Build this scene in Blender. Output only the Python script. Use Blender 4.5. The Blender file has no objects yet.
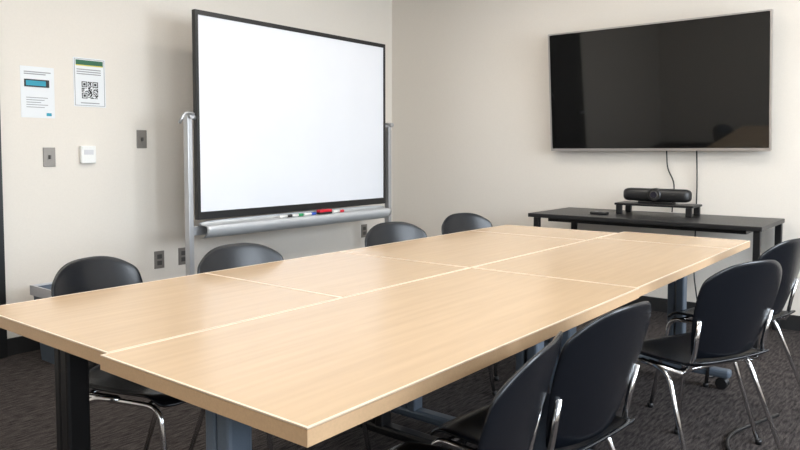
import bpy, bmesh, math
from mathutils import Vector, Matrix
S = bpy.context.scene
C = S.collection
try:
    S.view_settings.view_transform = 'Standard'
    S.view_settings.look = 'None'
except Exception as e:
    print(e)

# ------------------------------------------------------------- materials
def mat(name, col, rough=0.5, metal=0.0, coat=0.0, spec=0.5, emit=None, estr=0.0, noise=None, bump=0.0, nscale=200, stretch=(1,1,1)):
    m = bpy.data.materials.new(name); m.use_nodes = True
    nt = m.node_tree; b = nt.nodes['Principled BSDF']
    b.inputs['Base Color'].default_value = (*col, 1)
    b.inputs['Roughness'].default_value = rough
    b.inputs['Metallic'].default_value = metal
    b.inputs['Coat Weight'].default_value = coat
    b.inputs['Specular IOR Level'].default_value = spec
    if emit:
        b.inputs['Emission Color'].default_value = (*emit, 1)
        b.inputs['Emission Strength'].default_value = estr
    tc = nt.nodes.new('ShaderNodeTexCoord')
    mp = nt.nodes.new('ShaderNodeMapping'); mp.inputs['Scale'].default_value = stretch
    n = nt.nodes.new('ShaderNodeTexNoise'); n.inputs['Scale'].default_value = nscale; n.inputs['Detail'].default_value = 4
    nt.links.new(tc.outputs['Object'], mp.inputs[0]); nt.links.new(mp.outputs[0], n.inputs['Vector'])
    if noise is None: noise = 0.04
    r = nt.nodes.new('ShaderNodeValToRGB')
    r.color_ramp.elements[0].position = 0.3; r.color_ramp.elements[1].position = 0.7
    r.color_ramp.elements[0].color = (*[c*(1-noise) for c in col], 1)
    r.color_ramp.elements[1].color = (*[min(1, c*(1+noise)) for c in col], 1)
    nt.links.new(n.outputs['Fac'], r.inputs[0]); nt.links.new(r.outputs[0], b.inputs['Base Color'])
    if bump:
        bp = nt.nodes.new('ShaderNodeBump'); bp.inputs['Strength'].default_value = bump; bp.inputs['Distance'].default_value = 0.002
        nt.links.new(n.outputs['Fac'], bp.inputs['Height']); nt.links.new(bp.outputs[0], b.inputs['Normal'])
    return m

M_wall = mat('wall_paint', (0.745,0.695,0.63), 0.6, noise=0.015, bump=0.15, nscale=120, spec=0.3)
M_ceil = mat('ceiling_paint', (0.78,0.77,0.74), 0.8)
M_maple = mat('maple_laminate', (0.57,0.415,0.268), 0.22, noise=0.05, nscale=5, stretch=(0.6,9,9))
M_edge = mat('maple_edge_band', (0.76,0.62,0.47), 0.35, noise=0.03)
M_edged = mat('maple_edge_side', (0.50,0.33,0.19), 0.4, noise=0.05)
M_black = mat('black_plastic', (0.010,0.010,0.011), 0.38, noise=0.1, bump=0.15, nscale=900)
M_shell = mat('chair_shell_plastic', (0.004,0.0052,0.008), 0.27, noise=0.1, bump=0.08, nscale=700, spec=0.38)
M_chrome = mat('chrome', (0.75,0.75,0.76), 0.15, metal=1)
M_dmetal = mat('black_metal', (0.011,0.011,0.012), 0.4, metal=0.3)
M_gmetal = mat('blue_grey_metal', (0.12,0.15,0.19), 0.4, metal=0.3)
M_alu = mat('aluminium', (0.52,0.53,0.55), 0.4, metal=0.8)
M_tray = mat('tray_aluminium', (0.60,0.62,0.64), 0.4, metal=0.3)
M_white = mat('whiteboard_surface', (0.77,0.79,0.84), 0.14, noise=0.01, nscale=3)
M_paper = mat('paper', (0.76,0.78,0.80), 0.7, noise=0.01)
M_screen = mat('tv_glass', (0.004,0.004,0.004), 0.04, noise=0.0, spec=0.6)
M_silver = mat('tv_bezel', (0.45,0.42,0.40), 0.35, metal=0.6)
M_plate = mat('grey_plate', (0.22,0.20,0.18), 0.4, metal=0.4)
M_plated = mat('plate_slot', (0.06,0.055,0.05), 0.5)
M_wplast = mat('white_plastic', (0.8,0.8,0.78), 0.4)
M_base = mat('baseboard_vinyl', (0.015,0.015,0.016), 0.5)
M_teal = mat('print_teal', (0.02,0.30,0.42), 0.6)
M_green = mat('print_green', (0.02,0.12,0.06), 0.6)
M_yellow = mat('print_yellow', (0.65,0.60,0.10), 0.6)
M_ink = mat('print_black', (0.015,0.015,0.015), 0.6)
M_greyink = mat('print_grey', (0.30,0.30,0.31), 0.6)
M_red = mat('marker_red', (0.7,0.02,0.04), 0.4)
M_blue = mat('marker_blue', (0.03,0.1,0.5), 0.4)
M_mgreen = mat('marker_green', (0.02,0.35,0.12), 0.4)
M_door = mat('door_paint', (0.04,0.04,0.043), 0.4)
M_light = mat('light_diffuser', (0.9,0.9,0.9), 0.5, emit=(1,0.935,0.85), estr=10.3)
M_liner = mat('bin_liner', (0.6,0.6,0.62), 0.4)
M_lens = mat('lens_glass', (0.01,0.01,0.02), 0.05)

# carpet
M_carpet = bpy.data.materials.new('carpet_tile'); M_carpet.use_nodes = True
nt = M_carpet.node_tree; b = nt.nodes['Principled BSDF']; b.inputs['Roughness'].default_value = 0.95
b.inputs['Specular IOR Level'].default_value = 0.1
tc = nt.nodes.new('ShaderNodeTexCoord')
mp = nt.nodes.new('ShaderNodeMapping'); mp.inputs['Scale'].default_value = (16, 90, 1)
n1 = nt.nodes.new('ShaderNodeTexNoise'); n1.inputs['Scale'].default_value = 1; n1.inputs['Detail'].default_value = 3
n2 = nt.nodes.new('ShaderNodeTexNoise'); n2.inputs['Scale'].default_value = 260; n2.inputs['Detail'].default_value = 2
nt.links.new(tc.outputs['Object'], mp.inputs[0]); nt.links.new(mp.outputs[0], n1.inputs['Vector']); nt.links.new(tc.outputs['Object'], n2.inputs['Vector'])
mx = nt.nodes.new('ShaderNodeMath'); mx.operation = 'MULTIPLY'
nt.links.new(n1.outputs['Fac'], mx.inputs[0]); nt.links.new(n2.outputs['Fac'], mx.inputs[1])
r = nt.nodes.new('ShaderNodeValToRGB'); r.color_ramp.elements[0].position = 0.15; r.color_ramp.elements[1].position = 0.38
r.color_ramp.elements[0].color = (0.014,0.0125,0.0125,1); r.color_ramp.elements[1].color = (0.10,0.086,0.082,1)
nt.links.new(mx.outputs[0], r.inputs[0]); nt.links.new(r.outputs[0], b.inputs['Base Color'])
bp = nt.nodes.new('ShaderNodeBump'); bp.inputs['Strength'].default_value = 0.6; bp.inputs['Distance'].default_value = 0.004
nt.links.new(n2.outputs['Fac'], bp.inputs['Height']); nt.links.new(bp.outputs[0], b.inputs['Normal'])

# ------------------------------------------------------------- helpers
def empty(name, loc=(0,0,0), rz=0):
    e = bpy.data.objects.new(name, None); C.objects.link(e); e.location = loc; e.rotation_euler = (0,0,rz)
    e.empty_display_size = 0.1
    return e
def link(name, me, m, parent=None, smooth=False):
    o = bpy.data.objects.new(name, me); C.objects.link(o)
    if m: me.materials.append(m)
    if smooth:
        for p in me.polygons: p.use_smooth = True
    if parent: o.parent = parent
    return o
def box(name, lo, hi, m, parent=None, bevel=0.0, seg=2):
    bm = bmesh.new(); bmesh.ops.create_cube(bm, size=1)
    lo = Vector(lo); hi = Vector(hi); c = (lo+hi)/2; d = hi-lo
    for v in bm.verts: v.co = Vector((v.co.x*d.x, v.co.y*d.y, v.co.z*d.z)) + c
    if bevel: bmesh.ops.bevel(bm, geom=bm.edges[:], offset=bevel, segments=seg, affect='EDGES', profile=0.5)
    me = bpy.data.meshes.new(name); bm.to_mesh(me); bm.free()
    return link(name, me, m, parent)
def boxes(name, lst, m, parent=None):
    bm = bmesh.new()
    for lo, hi in lst:
        g = bmesh.ops.create_cube(bm, size=1)
        lo = Vector(lo); hi = Vector(hi); c = (lo+hi)/2; d = hi-lo
        for v in g['verts']: v.co = Vector((v.co.x*d.x, v.co.y*d.y, v.co.z*d.z)) + c
    me = bpy.data.meshes.new(name); bm.to_mesh(me); bm.free()
    return link(name, me, m, parent)
def cyl(name, p0, p1, r, m, parent=None, r2=None, seg=24, bev=0):
    p0 = Vector(p0); p1 = Vector(p1); d = p1-p0
    bm = bmesh.new(); bmesh.ops.create_cone(bm, cap_ends=True, segments=seg, radius1=r, radius2=(r if r2 is None else r2), depth=d.length)
    if bev:
        es = [e for e in bm.edges if any(len(f.verts) > 4 for f in e.link_faces)]
        bmesh.ops.bevel(bm, geom=es, offset=bev, segments=2, affect='EDGES')
    rot = Vector((0,0,1)).rotation_difference(d.normalized()).to_matrix().to_4x4()
    bmesh.ops.transform(bm, matrix=Matrix.Translation((p0+p1)/2) @ rot, verts=bm.verts)
    me = bpy.data.meshes.new(name); bm.to_mesh(me); bm.free()
    o = link(name, me, m, parent)
    for p in me.polygons: p.use_smooth = len(p.vertices) == 4
    return o
def fillet(pts, r, n=6):
    pts = [Vector(p) for p in pts]; out = [pts[0]]
    for i in range(1, len(pts)-1):
        a, b_, c = pts[i-1], pts[i], pts[i+1]
        l = min(r, (a-b_).length*0.45, (c-b_).length*0.45)
        s = b_+(a-b_).normalized()*l; e = b_+(c-b_).normalized()*l
        for k in range(n+1):
            t = k/n; out.append(s*(1-t)**2 + b_*2*t*(1-t) + e*t*t)
    out.append(pts[-1]); return out
def tube(name, pts, r, m, parent=None, fr=0.04, seg=10):
    P = fillet(pts, fr) if len(pts) > 2 else [Vector(p) for p in pts]
    bm = bmesh.new(); rings = []
    t = (P[1]-P[0]).normalized(); up = Vector((0,0,1)) if abs(t.z) < 0.9 else Vector((1,0,0))
    nrm = t.cross(up).normalized()
    for i, p in enumerate(P):
        if i == 0: tt = P[1]-P[0]
        elif i == len(P)-1: tt = P[-1]-P[-2]
        else: tt = P[i+1]-P[i-1]
        tt = tt.normalized(); nrm = (nrm - tt*nrm.dot(tt)).normalized(); bn = tt.cross(nrm)
        rings.append([bm.verts.new(p + (nrm*math.cos(2*math.pi*k/seg)+bn*math.sin(2*math.pi*k/seg))*r) for k in range(seg)])
    for a, b_ in zip(rings[:-1], rings[1:]):
        for k in range(seg): bm.faces.new((a[k], a[(k+1)%seg], b_[(k+1)%seg], b_[k]))
    bm.faces.new(rings[0][::-1]); bm.faces.new(rings[-1])
    bmesh.ops.recalc_face_normals(bm, faces=bm.faces)
    me = bpy.data.meshes.new(name); bm.to_mesh(me); bm.free()
    return link(name, me, m, parent, smooth=True)
def sheet(name, fn, nu, nv, th, m, parent=None):
    bm = bmesh.new(); g = []
    for j in range(nv+1):
        g.append([bm.verts.new(fn(-1+2*i/nu, j/nv)) for i in range(nu+1)])
    for j in range(nv):
        for i in range(nu): bm.faces.new((g[j][i], g[j][i+1], g[j+1][i+1], g[j+1][i]))
    bmesh.ops.recalc_face_normals(bm, faces=bm.faces)
    me = bpy.data.meshes.new(name); bm.to_mesh(me); bm.free()
    o = link(name, me, m, parent, smooth=True)
    s = o.modifiers.new('solid', 'SOLIDIFY'); s.thickness = th; s.offset = 0
    s = o.modifiers.new('sub', 'SUBSURF'); s.levels = 1; s.render_levels = 2
    return o

# ------------------------------------------------------------- room
XW, YW = 5.22, 4.28       # TV wall / whiteboard wall
XB, YB = -2.6, -1.9       # behind camera
ZC = 2.75
T = 0.12
box('floor', (XB-T, YB-T, -0.1), (XW+T, YW+T, 0), M_carpet)
box('ceiling', (XB-T, YB-T, ZC), (XW+T, YW+T, ZC+0.1), M_ceil)
box('wall_back', (XW, YB-T, 0), (XW+T, YW+T, ZC), M_wall)
box('wall_left', (XB, YW, 0), (XW, YW+T, ZC), M_wall)
box('wall_rear', (XB-T, YB-T, 0), (XB, YW+T, ZC), M_wall)
# window wall on the right
wins = [(-1.6,-0.2), (0.5,2.1), (2.7,4.3)]
zs, zt = 0.85, 2.45
parts = [((XB,YB-T,0),(XW,YB,zs)), ((XB,YB-T,zt),(XW,YB,ZC))]
xs = [XB]+[v for w in wins for v in w]+[XW]
for i in range(0, len(xs), 2): parts.append(((xs[i],YB-T,zs),(xs[i+1],YB,zt)))
boxes('wall_right', parts, M_wall)
for i, (a, c) in enumerate(wins):
    f = 0.05
    boxes('window_%d' % (i+1), [((a,YB-0.09,zs),(a+f,YB-0.03,zt)), ((c-f,YB-0.09,zs),(c,YB-0.03,zt)),
        ((a+f,YB-0.09,zs),(c-f,YB-0.03,zs+f)), ((a+f,YB-0.09,zt-f),(c-f,YB-0.03,zt)), (((a+c)/2-0.02,YB-0.09,zs+f),((a+c)/2+0.02,YB-0.03,zt-f))], M_alu)
bz = 0.10
box('baseboard_left', (1.69, YW-0.012, 0), (XW, YW, bz), M_base)
box('baseboard_back', (XW-0.012, YB, 0), (XW, YW-0.012, bz), M_base)
box('baseboard_right', (XB, YB, 0), (XW-0.012, YB+0.012, bz), M_base)
# door
d = empty('door_1', (0,0,0))
box('slab', (0.75, YW-0.03, 0.01), (1.63, YW-0.004, 2.12), M_door, d)
boxes('frame', [((1.63,YW-0.03,0),(1.69,YW,2.18)), ((0.69,YW-0.03,0),(0.75,YW,2.18)), ((0.75,YW-0.03,2.12),(1.63,YW,2.18))], M_dmetal, d)
cyl('handle', (0.84,YW-0.09,1.0), (0.98,YW-0.09,1.0), 0.012, M_alu, d)
cyl('handle_rose', (0.84,YW-0.10,1.0), (0.84,YW-0.03,1.0), 0.024, M_alu, d)

# ------------------------------------------------------------- conference tables
ZT = 0.74; TH = 0.032
def table(x0, x1, y0, y1, legm, legs, seam=None):
    e = empty('conference_table', ((x0+x1)/2, (y0+y1)/2, 0))
    hx = (x1-x0)/2; hy = (y1-y0)/2; w = 0.005
    box('core', (-hx,-hy,ZT-TH), (hx,hy,ZT-0.002), M_edged, e)
    spans = [(-hx, hx)] if seam is None else [(-hx, seam-(x0+x1)/2), (seam-(x0+x1)/2, hx)]
    for a, c in spans:
        box('top', (a+w,-hy+w,ZT-0.004), (c-w,hy-w,ZT), M_maple, e)
        boxes('edge_band', [((a,-hy,ZT-0.003),(a+w,hy,ZT+0.0004)), ((c-w,-hy,ZT-0.003),(c,hy,ZT+0.0004)),
            ((a+w,-hy,ZT-0.003),(c-w,-hy+w,ZT+0.0004)), ((a+w,hy-w,ZT-0.003),(c-w,hy,ZT+0.0004))], M_edge, e)
    box('apron', (-hx+0.2,-0.03,ZT-TH-0.05), (hx-0.2,0.03,ZT-TH), legm, e, 0.004)
    for k, lx in enumerate(legs):
        lx -= (x0+x1)/2
        box('leg_%d' % (k+1), (lx-0.03,-0.045,0.09), (lx+0.03,-0.004,ZT-TH), legm, e, 0.008)
        box('leg_tube_%d' % (k+1), (lx-0.025,0.004,0.09), (lx+0.025,0.04,ZT-TH), legm, e, 0.008)
        box('bracket_%d' % (k+1), (lx-0.035,-hy+0.1,ZT-TH-0.03), (lx+0.035,hy-0.1,ZT-TH), legm, e, 0.004)
        box('foot_%d' % (k+1), (lx-0.03,-hy+0.05,0.06), (lx+0.03,hy-0.05,0.10), legm, e, 0.012)
        for sgn in (-1, 1):
            yy = sgn*(hy-0.09)
            cyl('caster', (lx-0.022,yy,0.03), (lx-0.004,yy,0.03), 0.03, M_black, e, bev=0.004)
            cyl('caster', (lx+0.004,yy,0.03), (lx+0.022,yy,0.03), 0.03, M_black, e, bev=0.004)
            cyl('caster_stem', (lx,yy,0.03), (lx,yy,0.07), 0.008, M_alu, e)
YR0, YM, YL = 0.800, 1.447, 2.14
table(0.762, 2.238, YR0, YM-0.002, M_gmetal, (0.85, 2.10))
table(2.242, 3.79, YR0+0.005, YM-0.002, M_gmetal, (2.36, 3.69), seam=3.42)
table(0.78, 2.232, YM+0.002, YL, M_dmetal, (0.865, 2.10), seam=1.53)
table(2.236, 3.71, YM+0.002, YL, M_gmetal, (2.31, 3.61), seam=3.30)

# ------------------------------------------------------------- chairs
def chair(x, y, rz):
    e = empty('conference_chair', (x, y, 0), rz)
    def back(u, v):
        hw = 0.158 + 0.052*math.sin(min(1, v/0.75)*math.pi/2)
        if v > 0.75: hw -= 0.010*((v-0.75)/0.25)**2
        a = abs(u)
        z = 0.475 + v*(0.347 - 0.062*a**3)
        yy = -0.195 - (z-0.475)*0.27 + 0.040*u*u
        return Vector((u*hw, yy, z))
    sheet('backrest', back, 12, 10, 0.012, M_shell, e)
    def seat(u, v):
        yy = -0.215 + v*0.43
        hw = 0.185 + 0.035*math.sin(v*math.pi*0.75)
        z = 0.452 - 0.012*(1-u*u)*math.sin(v*math.pi) + 0.008*abs(u)**3
        if v > 0.8: z -= 0.035*((v-0.8)/0.2)**2
        if v < 0.15: z += 0.02*((0.15-v)/0.15)**2
        a = abs(u)
        if v > 0.7: yy -= 0.04*a**3*((v-0.7)/0.3)
        return Vector((u*hw, yy, z))
    sheet('seat', seat, 12, 12, 0.014, M_shell, e)
    for k, s in enumerate((-1, 1)):
        tube('leg_front_%d' % (k+1), [(s*0.235,0.235,0.0), (s*0.20,0.165,0.425), (s*0.20,-0.16,0.43)], 0.009, M_chrome, e, 0.05)
        tube('leg_rear_%d' % (k+1), [(s*0.245,-0.27,0.0), (s*0.205,-0.10,0.425), (s*0.20,0.02,0.432)], 0.009, M_chrome, e, 0.05)
        tube('back_post_%d' % (k+1), [(s*0.185,0.0,0.43), (s*0.185,-0.17,0.43), (s*0.175,-0.185,0.50), (s*0.185,-0.208,0.62)], 0.008, M_chrome, e, 0.04)
        cyl('glide', (s*0.235,0.235,0.0), (s*0.235,0.235,0.02), 0.013, M_black, e)
        cyl('glide', (s*0.245,-0.27,0.0), (s*0.245,-0.27,0.02), 0.013, M_black, e)
    tube('crossbar_front', [(-0.20,0.12,0.425), (0.20,0.12,0.425)], 0.008, M_chrome, e)
    tube('crossbar_rear', [(-0.20,-0.12,0.425), (0.20,-0.12,0.425)], 0.008, M_chrome, e)
R = math.radians
for x, y, a in [(1.275,2.05,200), (1.72,1.94,178), (2.715,2.01,168), (3.38,2.02,167)]:
    chair(x, y, R(a))
for x, y, a in [(1.165,0.88,12), (1.655,0.88,-7), (2.665,0.775,-24), (3.38,0.80,-15)]:
    chair(x, y, R(a))

# ------------------------------------------------------------- whiteboard
wb = empty('mobile_whiteboard', (3.6425, 3.85, 0))
hw = 0.9425; z0, z1 = 0.742, 2.088
box('panel', (-hw+0.02,-0.012,z0+0.02), (hw-0.02,0.012,z1-0.02), M_white, wb)
boxes('frame', [((-hw,-0.018,z0),(-hw+0.022,0.018,z1)), ((hw-0.022,-0.018,z0),(hw,0.018,z1)),
    ((-hw+0.022,-0.018,z0),(hw-0.022,0.018,z0+0.05)), ((-hw+0.022,-0.018,z1-0.03),(hw-0.022,0.018,z1))], M_black, wb)
for k, s in enumerate((-1, 1)):
    px = s*(hw+0.055)
    box('post_%d' % (k+1), (px-0.018,-0.025,0.10), (px+0.018,0.025,1.43), M_alu, wb, 0.004)
    box('foot_%d' % (k+1), (px-0.02,-0.30,0.07), (px+0.02,0.30,0.11), M_alu, wb, 0.006)
    cyl('pivot_%d' % (k+1), (s*(hw-0.002),0,1.40), (s*(hw+0.04),0,1.40), 0.014, M_alu, wb)
    cyl('knob_%d' % (k+1), (px,-0.025,1.41), (px,-0.05,1.41), 0.018, M_alu, wb)
    if s < 0: tube('lever_1', [(px+0.01,-0.05,1.42), (px-0.06,-0.06,1.43), (px-0.10,-0.06,1.36)], 0.010, M_alu, wb, 0.04)
    for yy in (-0.27, 0.27):
        cyl('caster', (px-0.012,yy,0.035), (px+0.012,yy,0.035), 0.035, M_black, wb, bev=0.005)
        cyl('caster_stem', (px,yy,0.05), (px,yy,0.08), 0.008, M_alu, wb)
# tray: flat ledge with rolled front
prof = [(0.0,0.735),(-0.004,0.712),(-0.02,0.705),(-0.05,0.705),(-0.078,0.705),(-0.092,0.700),(-0.098,0.685),(-0.092,0.660),(-0.07,0.635),(-0.04,0.622),(-0.01,0.618)]
def tray(u, v):
    i = min(len(prof)-1, round(v*(len(prof)-1)))
    return Vector((u*(hw+0.03), prof[i][0], prof[i][1]))
sheet('tray', tray, 2, len(prof)-1, 0.004, M_tray, wb)
box('crossbar', (-hw-0.04,-0.004,0.64), (hw+0.04,0.016,0.70), M_alu, wb, 0.004)
for i, (mx_, mm) in enumerate([(-0.13,M_mgreen), (0.0,M_blue), (-0.24,M_ink)]):
    g = empty('dry_erase_marker', (3.6425+mx_, 3.85-0.062, 0.7185))
    cyl('barrel', (-0.055,0,0), (0.02,0,0), 0.009, M_wplast, g, seg=12)
    cyl('cap', (0.02,0,0), (0.065,0,0), 0.0105, mm, g, seg=12)
g = empty('dry_erase_marker', (3.6425+0.31, 3.85-0.06, 0.7185)); cyl('barrel', (-0.055,0,0), (0.02,0,0), 0.009, M_wplast, g, seg=12); cyl('cap', (0.02,0,0), (0.065,0,0), 0.0105, M_red, g, seg=12)
g = empty('whiteboard_eraser', (3.6425+0.16, 3.85-0.062, 0.709))
box('felt', (-0.065,-0.02,0), (0.065,0.02,0.014), M_ink, g); box('grip', (-0.065,-0.022,0.014), (0.065,0.022,0.034), M_red, g, 0.005)

# ------------------------------------------------------------- TV
tv = empty('wall_mounted_tv', (5.11, 1.772, 1.646))
tv.rotation_euler = (0, R(-5.0), 0)
hy, hz = 0.79, 0.457
box('body', (-0.012,-hy+0.004,-hz+0.004), (0.03,hy-0.004,hz-0.004), M_black, tv, 0.006)
box('screen', (-0.016,-hy+0.012,-hz+0.02), (-0.011,hy-0.012,hz-0.012), M_screen, tv)
boxes('bezel', [((-0.02,-hy,-hz),(0.012,-hy+0.010,hz)), ((-0.02,hy-0.010,-hz),(0.012,hy,hz)),
   ((-0.02,-hy+0.010,hz-0.010),(0.012,hy-0.010,hz)), ((-0.02,-hy+0.010,-hz),(0.012,hy-0.010,-hz+0.018))], M_silver, tv)
wm = box('wall_bracket', (0.03,-0.3,-0.2), (0.06,0.3,0.2), M_dmetal, tv)
c = tube('tv_cable', [(5.17,1.67,1.22), (5.20,1.67,1.06), (5.18,1.61,0.96), (5.20,1.63,0.745)], 0.005, M_black, None, 0.05)
c = tube('tv_cable', [(5.17,1.46,1.22), (5.20,1.46,0.95), (5.205,1.47,0.30), (5.10,1.40,0.05), (4.8,1.3,0.008)], 0.005, M_black, None, 0.06)

# ------------------------------------------------------------- side table
st = empty('side_table', (4.84, 1.665, 0))
box('top', (-0.34,-0.77,0.714), (0.34,0.76,0.742), M_black, st, 0.004)
box('apron', (-0.22,-0.66,0.68), (0.22,0.66,0.714), M_dmetal, st)
for k, (a, c) in enumerate([(-0.31,-0.74), (-0.31,0.70), (0.31,-0.74), (0.31,0.70)]):
    box('leg_%d' % (k+1), (a-0.02,c-0.02,0), (a+0.02,c+0.02,0.714), M_dmetal, st, 0.004)

# video conferencing camera on riser
rs = empty('monitor_riser', (4.96, 1.655, 0.742))
box('shelf', (-0.11,-0.27,0.062), (0.11,0.27,0.078), M_dmetal, rs, 0.004)
for k, (a, c) in enumerate([(-0.09,-0.24), (-0.09,0.24), (0.09,-0.24), (0.09,0.24)]):
    box('leg_%d' % (k+1), (a-0.015,c-0.02,0), (a+0.015,c+0.02,0.062), M_dmetal, rs, 0.004)
vb = empty('video_conference_camera', (4.94, 1.655, 0.82))
def pill(name, rx, rz_, L, zc, m):
    bm = bmesh.new(); rings = []; N = 24
    ys = []
    for k in range(9): ys.append((-L/2 + 0.05*(1-math.cos(k/8*math.pi/2)), math.sin(k/8*math.pi/2)))
    ys = ys + [(-y_, s_) for y_, s_ in ys[::-1]]
    for y_, s_ in ys:
        s_ = max(s_, 0.02)
        rg = []
        for k in range(N):
            a = 2*math.pi*k/N; ca, sa = math.cos(a), math.sin(a)
            rg.append(bm.verts.new((rx*s_*math.copysign(abs(ca)**0.7, ca), y_, zc + rz_*s_**0.6*math.copysign(abs(sa)**0.7, sa))))
        rings.append(rg)
    for a, b_ in zip(rings[:-1], rings[1:]):
        for k in range(N): bm.faces.new((a[k], a[(k+1)%N], b_[(k+1)%N], b_[k]))
    bm.faces.new(rings[0]); bm.faces.new(rings[-1][::-1])
    bmesh.ops.recalc_face_normals(bm, faces=bm.faces)
    me = bpy.data.meshes.new(name); bm.to_mesh(me); bm.free()
    return link(name, me, m, vb, smooth=True)
pill('speaker_body', 0.05, 0.046, 0.47, 0.060, M_black)
cyl('lens_housing', (-0.066,0,0.064), (0.0,0,0.064), 0.046, M_black, vb, bev=0.006)
cyl('lens_ring', (-0.070,0,0.064), (-0.062,0,0.064), 0.029, M_plated, vb, bev=0.002)
cyl('lens', (-0.074,0,0.064), (-0.068,0,0.064), 0.022, M_lens, vb)
box('foot', (-0.035,-0.12,0), (0.035,0.12,0.016), M_dmetal, vb, 0.003)
rc = empty('remote_control', (4.72, 1.98, 0.742)); box('body', (-0.03,-0.06,0), (0.03,0.06,0.018), M_black, rc, 0.007)
cyl('button', (0,0.02,0.018), (0,0.02,0.021), 0.012, M_greyink, rc)

# ------------------------------------------------------------- wall items
def notice(name, x0, x1, za, zb):
    e = empty(name, ((x0+x1)/2, YW, (za+zb)/2)); hx = (x1-x0)/2; h = (zb-za)/2
    box('sheet', (-hx,-0.003,-h), (hx,0,h), M_paper, e)
    return e, hx, h
e, hx, h = notice('wall_notice', 1.815, 2.009, 1.383, 1.683)
yy = -0.0045
boxes('text', [((-hx+0.02,yy,h-0.035-i*0.012),(hx-0.02-0.03*(i%2),-0.003,h-0.029-i*0.012)) for i in range(2)] +
   [((-hx+0.03,yy,-0.03-i*0.014),(hx-0.04-0.02*((i*7)%3),-0.003,-0.034-i*0.014)) for i in range(5)], M_greyink, e)
box('battery_body', (-hx+0.02,yy,0.03), (hx-0.03,-0.003,0.075), M_ink, e)
box('battery_label', (-hx+0.03,yy-0.001,0.038), (hx-0.05,yy,0.067), M_teal, e)
box('mark', (hx-0.05,yy,-h+0.012), (hx-0.02,-0.003,-h+0.03), M_teal, e)
e, hx, h = notice('qr_code_poster', 2.128, 2.333, 1.463, 1.765)
boxes('border', [((-hx+0.006,yy,-h+0.006),(-hx+0.009,-0.003,h-0.006)), ((hx-0.009,yy,-h+0.006),(hx-0.006,-0.003,h-0.006)), ((-hx+0.009,yy,-h+0.006),(hx-0.009,-0.003,-h+0.009)), ((-hx+0.009,yy,h-0.009),(hx-0.009,-0.003,h-0.006))], M_greyink, e)
box('header', (-hx+0.015,yy,h-0.044), (hx-0.015,-0.003,h-0.014), M_green, e)
box('header_stripe', (-hx+0.015,yy,h-0.050), (hx-0.015,-0.003,h-0.044), M_yellow, e)
boxes('text', [((-hx+0.02,yy,h-0.075-i*0.014),(hx-0.03,-0.003,h-0.069-i*0.014)) for i in range(3)], M_greyink, e)
import random
random.seed(4); q = []
n = 21; qs = 0.105; cs = qs/n
def finder(i, j, a, c_):
    i -= a; j -= c_
    if -1 <= i < 8 and -1 <= j < 8:
        if i in (-1,7) or j in (-1,7): return False
        return (i in (0,6) or j in (0,6) or (2 <= i <= 4 and 2 <= j <= 4))
    return None
for i in range(n):
    for j in range(n):
        f = None
        for a, c_ in ((0,0), (0,14), (14,14)):
            t_ = finder(i, j, a, c_)
            if t_ is not None: f = t_
        if f is None: f = random.random() < 0.5
        if f: q.append(((-qs/2+i*cs, yy, -0.10+j*cs), (-qs/2+(i+1)*cs, -0.003, -0.10+(j+1)*cs)))
boxes('qr_code', q, M_ink, e)
boxes('footer', [((-0.06,yy,-h+0.02),(0.06,-0.003,-h+0.026))], M_greyink, e)

def plate(name, x, z, w, hh, kind):
    e = empty(name, (x, YW, z))
    box('plate', (-w/2,-0.007,-hh/2), (w/2,0,hh/2), M_plate, e, 0.002)
    if kind == 'switch':
        box('toggle', (-0.006,-0.018,-0.012), (0.006,-0.007,0.012), M_plated, e, 0.002)
    else:
        for dz in (-0.022, 0.022):
            box('socket', (-0.018,-0.0095,dz-0.015), (0.018,-0.007,dz+0.015), M_plated, e, 0.001)
plate('light_switch', 1.968, 1.150, 0.072, 0.115, 'switch')
plate('light_switch', 2.579, 1.266, 0.072, 0.12, 'switch')
plate('wall_outlet', 2.693, 0.442, 0.075, 0.12, 'outlet')
plate('wall_outlet', 2.883, 0.445, 0.075, 0.12, 'outlet')
plate('wall_outlet', 4.81, 0.455, 0.075, 0.12, 'outlet')
e = empty('thermostat', (2.200, YW, 1.164))
box('housing', (-0.048,-0.03,-0.055), (0.048,0,0.055), M_wplast, e, 0.006)
box('window', (-0.03,-0.032,0.0), (0.03,-0.03,0.03), M_liner, e); box('rim', (-0.04,-0.034,0.035), (0.04,-0.03,0.045), M_wplast, e)

# ------------------------------------------------------------- waste bin
bn = empty('waste_bin', (1.93, 3.95, 0))
bm = bmesh.new()
g = bmesh.ops.create_cube(bm, size=1)
for v in bm.verts:
    k = 1.0 if v.co.z > 0 else 0.82
    v.co = Vector((v.co.x*0.34*k, v.co.y*0.24*k, (v.co.z+0.5)*0.42))
bmesh.ops.delete(bm, geom=[f for f in bm.faces if f.normal.z > 0.9], context='FACES')
me = bpy.data.meshes.new('body'); bm.to_mesh(me); bm.free(); o = link('body', me, M_gmetal, bn)
s = o.modifiers.new('s', 'SOLIDIFY'); s.thickness = 0.006
boxes('liner_rim', [((-0.18,-0.13,0.375),(0.18,-0.118,0.43)), ((-0.18,0.118,0.375),(0.18,0.13,0.43)), ((-0.18,-0.118,0.375),(-0.168,0.118,0.43)), ((0.168,-0.118,0.375),(0.18,0.118,0.43))], M_liner, bn)

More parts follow.
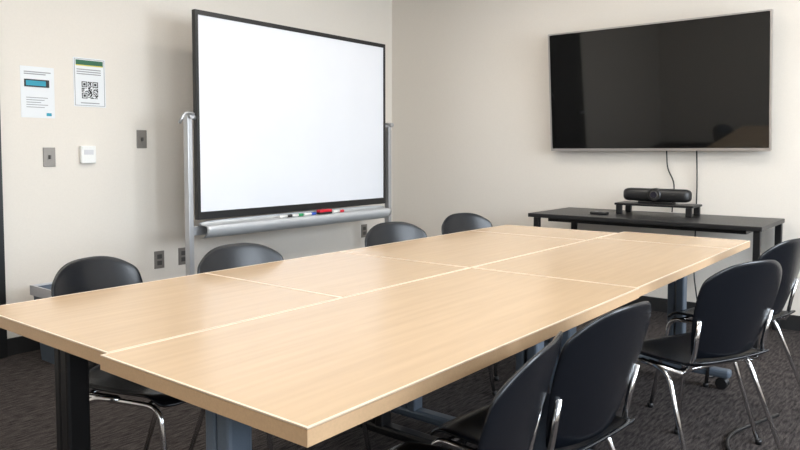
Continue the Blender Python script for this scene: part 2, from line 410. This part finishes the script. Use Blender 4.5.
# floor cables
tube('floor_cable', [(3.45,0.60,0.008),(3.0,0.75,0.008),(2.6,0.45,0.008),(2.2,0.55,0.008),(2.0,0.9,0.008),(1.95,1.1,0.008)], 0.007, M_black, None, 0.2)
tube('floor_cable', [(4.8,1.3,0.008),(4.3,1.2,0.008),(3.9,0.95,0.008),(3.80,1.0,0.008)], 0.007, M_black, None, 0.2)

# ------------------------------------------------------------- lights
def ceiling_light(x, y):
    e = empty('ceiling_light', (x, y, ZC))
    box('diffuser', (-0.58,-0.28,-0.02), (0.58,0.28,-0.012), M_light, e)
    boxes('housing', [((-0.61,-0.31,-0.03),(0.61,-0.28,0)), ((-0.61,0.28,-0.03),(0.61,0.31,0)), ((-0.61,-0.28,-0.03),(-0.58,0.28,0)), ((0.58,-0.28,-0.03),(0.61,0.28,0))], M_alu, e)
for x in (-0.8, 1.4, 3.6):
    for y in (0.3, 2.4): ceiling_light(x, y)
for i, (a, c) in enumerate(wins):
    L = bpy.data.lights.new('daylight', 'AREA'); L.shape = 'RECTANGLE'; L.size = c-a; L.size_y = zt-zs
    L.energy = (50, 80, 150)[i]; L.color = (0.84, 0.92, 1.0)
    o = bpy.data.objects.new('daylight', L); C.objects.link(o)
    o.location = ((a+c)/2, YB-T-0.05, (zs+zt)/2); o.rotation_euler = (R(90), 0, 0)
w = bpy.data.worlds.new('sky'); S.world = w; w.use_nodes = True
bg = w.node_tree.nodes['Background']
sk = w.node_tree.nodes.new('ShaderNodeTexSky'); sk.sun_elevation = R(40); sk.sun_disc = False
w.node_tree.links.new(sk.outputs[0], bg.inputs[0]); bg.inputs[1].default_value = 0.25

# ------------------------------------------------------------- camera
cam = bpy.data.cameras.new('camera'); co = bpy.data.objects.new('camera', cam); C.objects.link(co)
cam.sensor_width = 36; cam.lens = 700/800*36
cam.shift_y = -35/800
cam.clip_start = 0.02
az = R(38.7); p = R(3.1)
dirv = Vector((math.cos(az)*math.cos(p), math.sin(az)*math.cos(p), -math.sin(p)))
co.location = (0, 0, 1.18)
co.rotation_euler = dirv.to_track_quat('-Z', 'Y').to_euler()
S.camera = co
